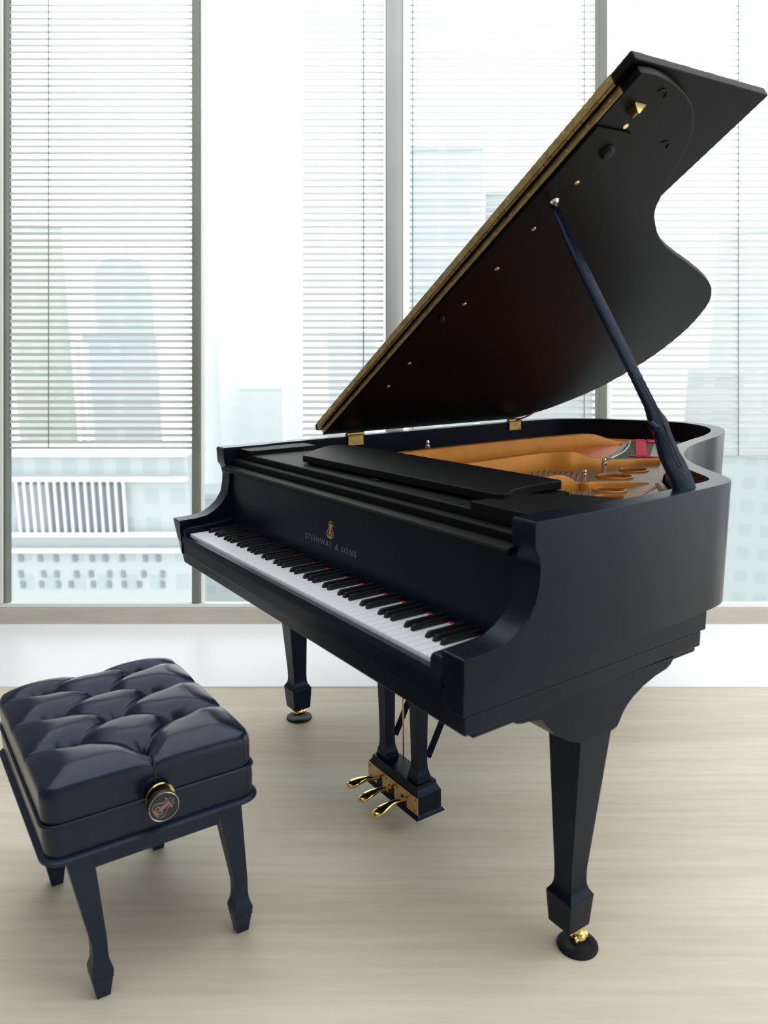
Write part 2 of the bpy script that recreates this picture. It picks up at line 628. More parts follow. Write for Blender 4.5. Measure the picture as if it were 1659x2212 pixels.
# nuts on the plate
NUT = [(.0001, .060), (.006, .059), (.009, .052), (.0085, .046), (.006, .043), (.0115, .040), (.0125, .034), (.011, .028), (.0085, .025), (.0085, 0), (.0001, 0)]
for (x, y, z, s) in ((.862, 1.035, .932, .72), (1.028, .765, .950, .62), (.13, .925, .917, 1.0), (1.262, .79, .932, .40)):
    obj('plate_nut', lathe([(a * s, b * s) for a, b in NUT[::-1]], (x, y, z), 'z', 16), STEEL, plate)
obj('nut_boss', lathe([(.014, -.04), (.012, .0), (.0105, .004), (.0001, .004)], (1.028, .765, .947), 'z', 18), BRONZE, plate)
# strings as one countless mass, tuning pins, felt and bridge
parts = []
for i in range(26):                             # strings over the far bridge
    t = i / 25
    parts.append(tube([(.395 + .29 * t, 1.735 - .44 * t, .9335), (.46 + .30 * t, 1.80 - .42 * t, .9335)], .0008, 4))
for i in range(40):
    x0 = .765 + i * .0035
    parts.append(tube([(x0, .62, .9375), (x0 + .01, .80, .9375)], .0008, 4))
for i in range(26):
    parts.append(tube([(1.05 + i * .0042, .56, .936), (1.055 + i * .0045, .66, .936)], .0008, 4))
tag(obj('strings', join(*parts), STRING, piano), kind='stuff')
BRIDGE = [(.401, 1.725), (.470, 1.635), (.530, 1.552), (.607, 1.432), (.651, 1.344), (.678, 1.285)]
obj('string_bed', prism(catmull([(a - .022, b - .018) for a, b in BRIDGE], 4) + [(.80, 1.27), (.88, 1.33), (.83, 1.55), (.76, 1.70), (.64, 1.82), (.47, 1.86)], 'z', .926, .9325), STRING, piano, bevel=.001)
obj('bridge_pins', tube([(a, b, .9335) for a, b in catmull(BRIDGE, 7)], .0028, 6), KEYW, piano)['label'] = 'pale line of pins along the bridge'
FZ = (.9334, .9375)
obj('felt_strip', prism([(.393, 1.765), (.425, 1.785), (.745, 1.392), (.728, 1.353)], 'z', *FZ), FELT, piano)['label'] = 'red felt band across the strings'
obj('felt_strip', prism([(.43, 1.790), (.475, 1.80), (.53, 1.735), (.49, 1.72)], 'z', *FZ), FELT, piano)['label'] = 'red felt patch at the tail end'
obj('felt_strip', prism([(.692, 1.358), (.70, 1.385), (.80, 1.425), (.82, 1.395)], 'z', *FZ), FELT, piano)['label'] = 'red felt edge along the plate'
pin = None
for x, y in [(.80 + i * .014 + r_ * .004, .80 + r_ * .022 + i * .008) for r_ in range(3) for i in range(9)] + [(1.06 + i * .012, .64 + i * .008) for i in range(6)]:
    if pin is None:
        pin = o = obj('tuning_pin', lathe([(.0024, 0), (.0024, .019), (.0001, .020)], (0, 0, 0), 'z', 8), STEEL, plate)
    else:
        o = copy(pin, plate)
    o.location = (x, y, ZP)
obj('pin_block', box(.745, 1.0, .56, .80, .9325, .9365), RUBBER, plate)
obj('case_bottom', prism(clip_poly(ins, .50), 'z', .735, .75), BLACK_TOP, piano)


# --- lid
def L(a, y, h):
    c, s = math.cos(THETA), math.sin(THETA)
    return (a * c - h * s, y, ZR + .006 + a * s + h * c)


def lid_prism(poly, h0, h1):
    v, f = prism(poly, 'z', h0, h1)
    return [L(*p) for p in v], f


def lid_box(a0, a1, y0, y1, h0, h1):
    v, f = box(a0, a1, y0, y1, h0, h1)
    return [L(*p) for p in v], f


LID = [(1.550, .559), (1.553, .61), (1.544, .676), (1.520, .752), (1.484, .812), (1.429, .867), (1.376, .899), (1.305, .937), (1.257, .966),
       (1.215, .993), (1.175, 1.037), (1.114, 1.128), (1.066, 1.237), (.999, 1.433), (.947, 1.568), (.896, 1.660), (.81, 1.747), (.649, 1.818),
       (.452, 1.831), (.247, 1.769), (.096, 1.640), (.022, 1.52)]
lid_poly = catmull(LID, 5) + [(.003, 1.46), (.003, .559)]
lid = obj('lid', lid_prism(lid_poly, 0, .022), LIDM, piano, bevel=.003, seg=3, sharp=35)
FLAP0, FLAP1 = .545, 1.003
flap = obj('front_flap', lid_prism([(-.008, FLAP0), (1.560, FLAP0), (1.562, FLAP1), (-.008, FLAP1)], .0235, .046), LIDM, lid, bevel=.003, seg=3)
# long brass hinge, two leaves and their screws, on the two front edges
A0, A1 = .012, 1.502
obj('hinge_leaf', lid_box(A0, A1, .5565, .5585, .002, .0200), BRASSD, lid)
obj('hinge_leaf', lid_box(A0, A1, .5430, .5450, .0250, .0445), BRASSD, lid)
n = 60
knuck = []
for i in range(n):
    a0 = A0 + (A1 - A0) * i / n
    a1 = A0 + (A1 - A0) * (i + .93) / n
    knuck.append(tube([L(a0, .5475, .0225), L(a1, .5475, .0225)], .0034, 8))
obj('hinge_knuckles', join(*knuck), BRASSD, lid)
scr = None
for i in range(22):
    a = A0 + .03 + (A1 - A0 - .06) * i / 21
    for h, yy in ((.011, .5565), (.036, .543)):
        p = L(a + (.02 if h > .02 else 0), yy, h)
        if scr is None:
            scr = o = obj('hinge_screw', lathe([(.0030, .0), (.0026, -.0016), (.0001, -.002)], (0, 0, 0), 'y', 10), BRASS, lid)
        else:
            o = copy(scr, lid)
        o.location = p
# rail along the front of the underside, its screws, lock bracket, bumpers
obj('front_rail', lid_box(.05, 1.42, .562, .67, -.006, .0), LIDM, lid, bevel=.002)


def lid_disc(a, y, prof, n=20):
    v, f = lathe(prof, (0, 0, 0), 'z', n)
    return [L(a + p[0], y + p[1], p[2]) for p in v], f


for a in (1.431, 1.27, 1.191, 1.11, .954, .798, .486, .345):
    h = -.0065 if a < 1.42 else 0
    obj('rail_screw', lid_disc(a, .642, [(.0001, h - .0012), (.006, h - .001), (.0065, h)], 14), BRASS if a > 1.2 else STEEL, lid)
obj('rubber_bumper', lid_disc(1.366, .646, [(.0001, -.018), (.012, -.017), (.016, -.013), (.018, -.006)]), RUBBER, lid)
obj('rubber_bumper', lid_disc(.73, .605, [(.0001, -.018), (.008, -.017), (.010, -.013), (.011, -.006)]), RUBBER, lid)
for a, y in ((1.515, .655), (1.40, .80)):
    arc = [L(a + .016 * math.cos(t), y + .016 * math.sin(t), -.0012) for t in [R(-60 + 12 * i) for i in range(14)]]
    obj('screw_plug', tube(arc, .0016, 6), RUBBER, lid)
lock = obj('lock_bracket', ([L(a, y, h) for a, y, h in ((1.462, .608, 0), (1.490, .608, 0), (1.462, .645, 0), (1.490, .645, 0), (1.467, .610, -.022), (1.485, .610, -.022), (1.476, .628, -.014))],
                            [(0, 1, 3, 2), (0, 4, 5, 1), (1, 5, 6, 3), (2, 3, 6), (0, 2, 6, 4), (4, 6, 5)]), BRASS, lid, bevel=.001)
# two hinges on the bass side of the rim
for y in (.665, 1.435):
    hp = obj('lid_hinge', join(box(.0515, .0535, y - .032, y + .032, .972, 1.003), box(.030, .0535, y - .032, y + .032, 1.0035, 1.0065)), BRASSD, piano, bevel=.0006)
    obj('hinge_barrel', tube([(.048, y - .036, 1.012), (.048, y + .036, 1.012)], .0075, 12), BRASSD, hp)
obj('hinge_arm', tube(catmull([(.055, 1.44, 1.012), (.085, 1.47, 1.028), (.11, 1.50, 1.052)], 4), .0035, 8), BRASSD, piano)

# --- lid prop, standing on the treble rim
PROP = [(1.440, .016, .060, .93), (1.426, .017, .061, 1.005), (1.416, .018, .0595, 1.028), (1.394, .018, .0615, 1.060), (1.385, .017, .056, 1.076), (1.3725, .016, .046, 1.110),
        (1.364, .019, .043, 1.131), (1.3545, .017, .049, 1.145), (1.343, .016, .030, 1.172), (1.297, .015, .028, 1.241), (1.235, .016, .028, 1.334),
        (1.137, .018, .023, 1.484), (1.059, .014, .014, 1.612), (1.044, .012, .012, 1.628)]


def prop_ring(x, th, w, z):
    y0 = .605
    th *= 1.15
    # the leading edge is rounded, the wide side faces the room
    return [(x, y0 + .002, z), (x, y0 + w, z), (x - th, y0 + w, z), (x - th, y0 + .006, z), (x - th * .8, y0 + .001, z), (x - th * .45, y0 - .003, z), (x - th * .15, y0 - .001, z)]


prop = obj('lid_prop', loft([prop_ring(*p) for p in PROP]), BLACK, piano, sharp=50)
slot = catmull([(1.4045, 1.050), (1.372, 1.115), (1.335, 1.19), (1.304, 1.2365)], 4)
obj('prop_groove', tube([(x + .0015, .618 + .022 * (1 - i / (len(slot) - 1)) ** 1.0, z) for i, (x, z) in enumerate(slot)], .0012, 6), RUBBER, prop)
arc = []
for i in range(11):
    t = PI * i / 10
    zz = 1.045 - .011 * math.sin(t)
    arc.append((1.416 - (zz - 1.028) * .022 / .032 - .0012, .640 + .011 * math.cos(t), zz))
obj('prop_groove', tube(arc, [.0010 + .0016 * math.sin(PI * i / 10) for i in range(11)], 8), RUBBER, prop)
obj('prop_pivot', join(tube([(1.352, .600, 1.139), (1.369, .6, 1.128)], .0085, 12)), BLACK, prop)
obj('prop_cup', lid_disc(1.205, .628, [(.0001, -.012), (.009, -.011), (.012, -.006)]), STEEL, lid)


# --- legs with brass casters
def leg_mesh(cx, cy, top):
    """top = (cx, cy, hx, hy, z) of the upper end"""
    tx, ty, thx, thy, tz = top
    rings = []
    for z, h in ((.050, .0315), (.122, .0365), (.1265, .0370), (.131, .0345), (.140, .0290), (.150, .0260), (.163, .0250), (.19, .0253)):
        rings.append(sq(cx, cy, h, h, z))
    for t in (.25, .5, .75, 1.):
        z = .19 + (tz - .19) * t
        rings.append(sq(cx + (tx - cx) * t, cy + (ty - cy) * t, .0253 + (thx - .0253) * t, .0253 + (thy - .0253) * t, z))
    return loft(rings)


def caster(parent, x, y, z0=-.0, k=1.):
    ball = [(.0001, -.0165), (.006, -.0155), (.0115, -.012), (.0155, -.0065), (.017, 0), (.0155, .0065), (.0115, .012), (.006, .0155), (.0001, .0165)]
    obj('caster', join(lathe([(.0001, .056 + z0), (.012, .056 + z0), (.012, .036 + z0), (.0001, .036 + z0)], (x - .004, y - .004, 0), 'z', 16),
                       lathe([(a * k, b * k) for a, b in ball], (x, y, .0225 + z0), 'z', 20),
                       lathe([(.0001, -.0195), (.0105, -.0195), (.0115, -.0175), (.0115, .0175), (.0105, .0195), (.0001, .0195)], (x, y, .0205 + z0), 'y', 20)), BRASS, parent)


lt = obj('leg', leg_mesh(1.378, .372, (1.399, .361, .044, .046, .530)), BLACK, piano, bevel=.0016)
caster(lt, 1.394, .388, -.006)
lb = obj('leg', leg_mesh(.067, .385, (.075, .375, .044, .046, .644)), BLACK, piano, bevel=.0016)
caster(lb, .068, .387, .0095, .95)
tail = obj('leg', leg_mesh(.55, 1.62, (.55, 1.62, .044, .046, .70)), BLACK, piano, bevel=.0016)
caster(tail, .55, 1.62, -.0125)
# carved bracket on top of the treble leg
BR = [(.118, .6425), (.132, .6275), (.140, .622), (.154, .618), (.175, .6165), (.206, .6105), (.222, .592), (.245, .566), (.285, .540), (.316, .5285), (.360, .528), (.4085, .5275), (.424, .531), (.431, .540),
      (.440, .556), (.452, .570), (.470, .584), (.500, .5995), (.540, .613), (.578, .620), (.592, .6275), (.604, .6425)]
obj('leg_bracket', prism(BR, 'x', 1.352, 1.4435), BLACK, lt, bevel=.002)
BRb = [(a, max(z, .60)) for a, z in BR]
obj('leg_bracket', prism(BRb, 'x', .028, .125), BLACK, lb, bevel=.002)

# --- pedal lyre
ly = obj('pedal_lyre', join(loft([sq(.740, .374, .129, .048, .040), sq(.740, .374, .129, .048, .046), sq(.740, .374, .126, .044, .049), sq(.740, .374, .1235, .0405, .052), sq(.740, .374, .1235, .0405, .106),
                                  sq(.740, .374, .117, .037, .113), sq(.741, .373, .112, .034, .122), sq(.742, .372, .110, .034, .133)])), BLACK, piano, bevel=.0012)


def post(cx, cy):
    r_ = []
    for z, h in ((.133, .0245), (.140, .0245), (.1405, .0222), (.150, .0222), (.155, .0210), (.163, .0185), (.175, .0170), (.19, .0165), (.25, .0170), (.45, .0200), (.643, .0225)):
        r_.append(sq(cx, cy, h, h, z))
    return loft(r_)


obj('lyre_post', post(.823, .369), BLACK, ly, bevel=.0012)
obj('lyre_post', post(.663, .371), BLACK, ly, bevel=.0012)
for x in (.823, .663):
    obj('brace_rod', tube([(x, .40, .19), (x, .47, .32), (x, .56, .51), (x, .62, .643)], .0125, 4), BLACK, ly)
for x in (.690, .741, .792):
    obj('pedal_rod', tube([(x, .41, .10), (x, .41, .643)], .0026, 8), BRASS, ly)
bp = join(box(.618, .866, .3310, .3335, .083, .1065), *[box(a, b, .3310, .3335, .0545, .083) for a, b in ((.618, .664), (.692, .724), (.753, .785), (.814, .866))])
obj('brass_plate', bp, BRASSP, ly, bevel=.0005)
for x, z in ((.628, .097), (.632, .066), (.856, .097), (.852, .064), (.712, .094), (.768, .094)):
    obj('plate_screw', lathe([(.0035, .0), (.003, -.0018), (.0001, -.0022)], (x, .331, z), 'y', 12), BRASSD, ly)
for x, rise in ((.676, .024), (.7375, .010), (.808, .0)):
    rings = []
    path = catmull([(.336, .078, .0085, .004), (.312, .080, .0080, .0050), (.290, .081, .0090, .0065), (.270, .078, .0135, .0085), (.252, .074, .0175, .0095), (.237, .0695, .0170, .0095), (.226, .066, .0115, .0075), (.2225, .0645, .004, .0035)], 5)
    for y, z, hw, hh in path:
        zz = z + rise * (.336 - y) / .11
        rings.append([(x + hw * math.cos(t), y, zz + hh * math.sin(t)) for t in [2 * PI * i / 16 for i in range(16)]])
    obj('pedal', loft(rings), BRASS, ly, sharp=60)

# ---------------------------------------------------------------- caster cups on the floor
CUP = [(.0001, 0), (.0450, 0), (.0458, .0025), (.0450, .0060), (.0425, .0072), (.022, .0060), (.019, .0045), (.0001, .0045)]


def cup(lx, ly_, label):
    o = obj('caster_cup', lathe(CUP, (0, 0, 0), 'z', 48), RUBBER)
    w = M_ROOM @ Vector((lx, ly_, 0))
    o.location = (w.x, w.y, 0)
    return tag(o, label, 'caster cup', 'round cups under the piano casters')


cup(1.393, .386, 'round black caster cup under the piano leg nearest the camera')
cup(.067, .386, 'round black caster cup under the far left piano leg')

# ================================================================== BENCH
bench = empty('piano_bench', 'black tufted leather piano bench with a round knob on its end', 'bench')
bench.matrix_world = M_ROOM
X0, X1, Y0, Y1 = .443, .975, -.617, -.187
ZL, ZS, ZT = .357, .424, .516


def rrect(x0, x1, y0, y1, r, z, n=6):
    pts = []
    for cx, cy, a0 in ((x1 - r, y0 + r, -90), (x1 - r, y1 - r, 0), (x0 + r, y1 - r, 90), (x0 + r, y0 + r, 180)):
        for i in range(n + 1):
            a = R(a0 + 90 * i / n)
            pts.append((cx + r * math.cos(a), cy + r * math.sin(a), z))
    return pts


def rr_loft(levels, r=.03):
    return loft([rrect(X0 - g, X1 + g, Y0 - g, Y1 + g, r + g, z) for g, z in levels])


def bow(data, amt):
    """bow the lower edge of the ends a little, as the seat frame does"""
    v, f = data
    out = []
    for x, y, z in v:
        t = (y - (Y0 + Y1) / 2) / ((Y1 - Y0) / 2)
        out.append((x, y, z - amt * (1 - t * t)))
    return out, f


obj('seat_frame', bow(rr_loft([(-.012, ZL - .010), (.004, ZL - .010), (.009, ZL - .006), (.009, ZL - .001), (.004, ZL + .003), (-.012, ZL + .003)]), .006), BENCHW, bench)
obj('skirt', rr_loft([(-.002, ZL - .002), (.000, ZL + .02), (.001, ZS - .02), (.0, ZS - .001), (-.02, ZS - .001)]), LEATHER, bench)
pp = rrect(X0, X1, Y0, Y1, .03, ZS + .002)
obj('piping', tube(pp + [pp[0]], .0042, 10), LEATHER, bench)

# tufted cushion
BUT = [(.896, -.404), (.804, -.525), (.800, -.298), (.726, -.410), (.654, -.527), (.640, -.295), (.580, -.404), (.515, -.525), (.498, -.295)]
SEG = [((.896, -.404), (.804, -.525)), ((.896, -.404), (.800, -.298)), ((.804, -.525), (.726, -.410)), ((.800, -.298), (.726, -.410)),
       ((.726, -.410), (.654, -.527)), ((.726, -.410), (.640, -.295)), ((.654, -.527), (.580, -.404)), ((.640, -.295), (.580, -.404)),
       ((.580, -.404), (.515, -.525)), ((.580, -.404), (.498, -.295)), ((.515, -.525), (.443, -.41)), ((.498, -.295), (.443, -.41)),
       ((.896, -.404), (.99, -.404)), ((.804, -.525), (.800, -.63)), ((.654, -.527), (.650, -.63)), ((.515, -.525), (.51, -.63)),
       ((.800, -.298), (.80, -.17)), ((.640, -.295), (.64, -.17)), ((.498, -.295), (.50, -.17))]


def seg_d(p, a, b):
    ax, ay = a
    dx, dy = b[0] - ax, b[1] - ay
    t = max(0, min(1, ((p[0] - ax) * dx + (p[1] - ay) * dy) / (dx * dx + dy * dy)))
    return math.hypot(p[0] - ax - t * dx, p[1] - ay - t * dy)


def cushion():
    n = 260
    V, F = [], []
    cx, cy, hx, hy = (X0 + X1) / 2, (Y0 + Y1) / 2, (X1 - X0) / 2, (Y1 - Y0) / 2
    H = ZT - ZS
    for i in range(n + 1):
        a = -1 + 2 * i / n
        for j in range(n + 1):
            b = -1 + 2 * j / n
            # square grid: the outer tenth runs down the side walls, the rest is the top
            m = max(abs(a), abs(b))
            k_ = .86
            if m > k_:
                q = (m - k_) / (1 - k_)            # 0 at the shoulder, 1 at the piping
                sc = 1. / m
                px, py = a * sc, b * sc
                inset = .962 + .038 * math.sin(PI / 2 * min(1., 1.9 * q)) - .008 * q
                wall = (1 - q) * (1 + .85 * q)
                px, py = px * inset, py * inset
            else:
                q = 0
                g = math.sin(PI / 2 * min(1, m / k_) * .97) / math.sin(PI / 2 * .97) if m > 0 else 0
                f_ = m / k_
                g = .45 * f_ + .55 * g if f_ < 1 else 1
                sc = g / m if m > 0 else 0
                px, py = a * sc * .962, b * sc * .962
                wall = 1.
            # rounded plan corners
            r_ = .06
            ax, ay = abs(px) * hx, abs(py) * hy
            cxr, cyr = hx - r_ * .6, hy - r_ * .6
            if ax > cxr and ay > cyr:
                dx, dy = ax - cxr, ay - cyr
                dd = math.hypot(dx, dy)
                mm = max(dx, dy)
                ax, ay = cxr + dx * mm / dd, cyr + dy * mm / dd
            x, y = cx + math.copysign(ax, px), cy + math.copysign(ay, py)
            # gentle roll-over at the shoulder
            ed = min(hx - ax, hy - ay)
            e = min(1., max(0., ed) / .085)
            roll = (1 - (1 - min(1., max(0., hx - ax) / .085)) ** 2.4) * (1 - (1 - min(1., max(0., hy - ay) / .085)) ** 2.4)
            z = ZS - .002 + (H * (.80 + .20 * roll)) * wall
            d = sum(.026 * math.exp(-((x - q_[0]) ** 2 + (y - q_[1]) ** 2) / .030 ** 2) + .014 * math.exp(-((x - q_[0]) ** 2 + (y - q_[1]) ** 2) / .010 ** 2) for q_ in BUT)
            mn = min(seg_d((x, y), *q_) for q_ in SEG)
            d += .0085 * math.exp(-(mn / .016) ** 2) + .0060 * math.exp(-(mn / .0026) ** 2)
            d -= .006 * (1 - math.exp(-(mn / .03) ** 2))
            z -= d * wall ** 3 * (.2 + .8 * min(1, e * 1.5))
            wb = max(0., 1 - (x - X0) / .07) * wall
            z += wb * (.016 * abs(math.sin(PI * (y - Y0) / .215)) - .006)
            V.append((x, y, z))
    for i in range(n):
        for j in range(n):
            k_ = i * (n + 1) + j
            F.append((k_, k_ + 1, k_ + n + 2, k_ + n + 1))
    return V, F


cu = obj('cushion', cushion(), LEATHER, bench, sharp=180)
obj('seam', tube([(X1 - .012, -.404, ZT - .008), (X1 - .0035, -.404, ZT - .028), (X1 - .0012, -.404, ZT - .05), (X1 - .001, -.404, ZS + .012)], .0026, 8), LEATHER, cu)
for x, y in BUT:
    # covered button sunk into the leather
    obj('tuft_button', lathe([(.0075, -.004), (.0078, .0), (.006, .0025), (.0001, .0035)], (x, y, ZT - .0435), 'z', 16), LEATHER, cu)


def bleg(fx, fy, tx, ty):
    rings = []
    for z, h in ((0, .0135), (.048, .0205), (.060, .0222), (.066, .0218), (.076, .0185), (.088, .0160), (.105, .0150), (.13, .0153)):
        rings.append(sq(fx, fy, h, h, z))
    for t in (.33, .66, 1.):
        z = .13 + (ZL - .008 - .13) * t
        rings.append(sq(fx + (tx - fx) * t, fy + (ty - fy) * t, .0153 + .0095 * t, .0153 + .0115 * t, z))
    return loft(rings)


BL = ((.936, -.530, .934, -.556), (.925, -.217, .931, -.243), (.520, -.535, .505, -.556), (.520, -.280, .510, -.30))
for q in BL:
    lg = obj('leg', bleg(*q), BENCHW, bench, bevel=.0014)
    fx, fy = q[0], q[1]
    obj('foot_band', loft([sq(fx, fy, .0209, .0209, .0468), sq(fx, fy, .0213, .0213, .048), sq(fx, fy, .0211, .0211, .0492)]), BENCHW, lg)
ap = ZL - .006
obj('apron', box(.942, .954, -.532, -.267, .302, ap), BENCHW, bench, bevel=.0015)
obj('apron', box(.485, .497, -.532, -.267, .302, ap), BENCHW, bench, bevel=.0015)
obj('apron', box(.53, .91, -.575, -.563, .315, ap), BENCHW, bench, bevel=.0015)
obj('apron', box(.53, .91, -.237, -.225, .315, ap), BENCHW, bench, bevel=.0015)
# round adjusting knob on the end, brass collar behind it and a printed emblem
KY, KZ = -.4035, .4265
kn = obj('knob', lathe([(.0001, .000), (.0285, .000), (.0305, .003), (.0310, .008), (.0310, .012), (.0295, .0165), (.0282, .0170), (.0278, .0158), (.0001, .0158)], (1.0035, KY, KZ), 'x', 48), KNOBM, bench)
obj('knob_collar', lathe([(.0001, 0), (.0285, 0), (.0295, .002), (.0285, .004), (.0001, .004)], (.985, KY + .004, KZ + .004), 'x', 40), BRASS, kn)
obj('knob_stem', lathe([(.0001, 0), (.016, 0), (.016, .022), (.0001, .022)], (.982, KY, KZ), 'x', 20), RUBBER, kn)
rim_pts = [(1.0198, KY + .0295 * math.cos(t), KZ + .0295 * math.sin(t)) for t in [2 * PI * i / 48 for i in range(49)]]
obj('knob_rim', tube(rim_pts, .0006, 6), STEEL, kn)
parts = []
ca, sa = math.cos(R(62)), math.sin(R(62))
for path in lyre_paths():
    pts = []
    for a, b in path:
        u, w = a * .050, (b - .52) * .046
        pts.append((1.0196, KY + u * ca + w * sa, KZ - u * sa + w * ca))
    parts.append(tube(pts, .0007, 6))
obj('knob_emblem', join(*parts), EMBM, kn)['label'] = 'rose and silver scrolled lyre mark'

# ================================================================== ROOM
fl = obj('floor', box(-6, 6, -3.2, 3.70, -.05, 0), FLOORM)
tag(fl, 'beige wood floor', kind='structure')
DF = 3.5814                               # where the leaning glass meets the floor
DS = 2.868                                # near edge of the white border
tr = obj('trim_1', box(-6, 6, DS, DF + .25, -.04, .004), STRIPW, bevel=.0015)
tag(tr, kind='structure')
wl = obj('added_wall_left', prism([(-3.2, 0), (DF - .004, 0), (DF - .004 + 3.5 * math.tan(PITCH), 3.5), (-3.2, 3.5)], 'x', -2.10, -1.895), WALLM)  # unseen wall, added so the piano front reflects something dark
tag(wl, kind='structure')

bw = obj('added_wall_back', box(-6, 6, -3.40, -3.21, 0, 3.4), WALLB)  # unseen; added to cut sky light from behind, pale to fill front faces
tag(bw, kind='structure')
ce = obj('added_ceiling', box(-6, 6, -3.20, -.2, 3.40, 3.5), CEILM)  # unseen partial slab, added to darken the floor near the camera
tag(ce, kind='structure')

# leaning window front: px -> metres on it
SPX = 3.7718 / FPX
M_FAC = Matrix.Translation((0, DF, 0)) @ Matrix.Rotation(-PITCH, 4, 'X')


def fx(u):
    return (u - 829.5) * SPX


def fz(v_):
    return (1350 - v_) * SPX


TOP = 3.45


def fobj(name, data, m, **kw):
    return obj(name, data, m, matrix=M_FAC, **kw)


U_L, U_R = -14, 2500
sill = fobj('trim_2', box(fx(U_L), fx(U_R), 0, .10, 0, fz(1313)), SILL, bevel=.004)
tag(sill, kind='structure')
edge = fobj('trim_3', box(fx(U_L), fx(U_R), .004, .09, fz(1313) + .0005, fz(1304)), FRAMEL, bevel=.003)
tag(edge, kind='structure')


def mullion(name, u0, u1, m, y0=0., y1=.08, z0=1304):
    o = fobj(name, box(fx(u0), fx(u1), y0, y1, fz(z0) + .0005, TOP), m, bevel=.004)
    return tag(o, kind='structure')


mullion('trim_4', -14, 5, FRAMEL)
mullion('trim_13', 5.5, 11, FRAMED, .01, .07)
mullion('trim_5', 414, 430, FRAMED)
mullion('trim_6', 430.5, 436, FRAMEL, .02, .07)
pil = fobj('trim_7', loft([[(x, y, z) for x, y in catmull([(fx(833), .06), (fx(833), .0), (fx(840), -.012), (fx(856), -.018), (fx(868), -.008), (fx(872), .02), (fx(872), .06)], 4)] for z in (fz(1304) + .0005, TOP)]), PILLAR)
tag(pil, kind='structure')
mullion('trim_8', 1294, 1310, FRAMED)
mullion('trim_9', 1312, 1322, FRAMEL, .012, .07)
mullion('trim_10', 1758, 1776, FRAMED)
mullion('trim_11', 2200, 2220, FRAMED)
top = fobj('trim_12', box(fx(U_L), fx(U_R), 0, .09, TOP + .0005, TOP + .12), FRAMEL)
tag(top, kind='structure')
for i, (u0, u1) in enumerate(((11, 414), (436, 833), (872, 1294), (1322, 1758), (1776, 2200), (2220, 2500))):
    w = fobj('window_%d' % (i + 1), box(fx(u0) + .001, fx(u1) - .001, .074, .078, fz(1304) + .001, TOP - .001), GLASS)
    tag(w, kind='structure')

# venetian blinds
PIT = 14.65 * SPX


def blind(u0, u1, vbot, label, cords, seed):
    b = empty('venetian_blind', label, 'blind', 'venetian blinds in the window front')
    b.matrix_world = M_FAC @ Matrix.Translation((fx(u0), .036, fz(vbot)))
    wd = fx(u1) - fx(u0)
    rnd = random.Random(seed)
    parts = []
    h = TOP - .06 - fz(vbot)
    n = int(h / PIT)
    ang = R(57)
    hw = .0092
    for i in range(1, n):
        z = i * PIT
        a = ang + rnd.uniform(-.05, .05)
        dz0 = rnd.uniform(-.001, .001)
        dz1 = rnd.uniform(-.001, .001)
        c, s = math.cos(a) * hw, math.sin(a) * hw
        t = .0005
        v = []
        for x, dz in ((0, dz0), (wd, dz1)):
            v += [(x, -c, z - s + dz - t), (x, 0, z + .0012 + dz - t), (x, c, z + s + dz - t), (x, c, z + s + dz + t), (x, 0, z + .0012 + dz + t), (x, -c, z - s + dz + t)]
        parts.append((v, [(0, 1, 2, 3, 4, 5), (11, 10, 9, 8, 7, 6)] + [(k_, (k_ + 1) % 6, 6 + (k_ + 1) % 6, 6 + k_) for k_ in range(6)]))
    obj('slats', join(*parts), SLAT, b)
    obj('bottom_rail', box(0, wd, -.008, .008, .0, .009), SLAT, b, bevel=.002)
    obj('head_rail', box(0, wd, -.014, .014, h, h + .035), SLAT, b, bevel=.002)
    for u in cords:
        x = fx(u) - fx(u0)
        obj('ladder_cord', tube([(x, -.0105, .004), (x, -.0105, h)], .0026, 6), CORD, b)
    return b


blind(14, 411, 968, 'pale venetian blind in the leftmost window, above the bench', (100,), 1)
blind(652, 829, 968, 'narrow pale venetian blind left of the wide grey mullion', (785,), 2)
blind(884, 1290, 968, 'pale venetian blind behind the raised piano lid', (892, 1265), 3)
blind(1325, 1752, 984, 'pale venetian blind in the window at the right edge', (1600,), 4)


# ================================================================== CITY OUTSIDE
def unproject(u, v_, D):
    """point of the camera ray through a pixel at room distance D"""
    a, b = (u - 829.5) / FPX, (v_ - 1106) / FPX
    cp, sp = math.cos(PITCH), math.sin(PITCH)
    dy, dz = cp - b * sp, -sp - b * cp
    t = D / dy
    return a * t, CAM_H + dz * t


GB = -45.


def bld(name, u0, u1, vtop, D, depth, m, label, vref=None, slab=True):
    vr = vref or (vtop + 950) / 2
    uc = (u0 + u1) / 2
    xc, zt = unproject(uc, vtop, D)
    x0, _ = unproject(u0, vr, D)
    x1, _ = unproject(u1, vr, D)
    xm = (x0 + x1) / 2
    ang = math.atan2(xm, D)
    e = empty(name, label, 'building', 'city buildings beyond the windows', (xm, D, GB))
    e.rotation_euler = (0, 0, -ang)
    hw = (x1 - x0) / 2 * math.cos(ang)
    H = zt - GB
    obj('wall', box(-hw, hw, 0, depth, 0, H), m, e)
    if slab:
        obj('roof_slab', box(-hw * 1.01, hw * 1.01, -.08, depth, H + .01, H + .3), m, e)
    return e, hw, H


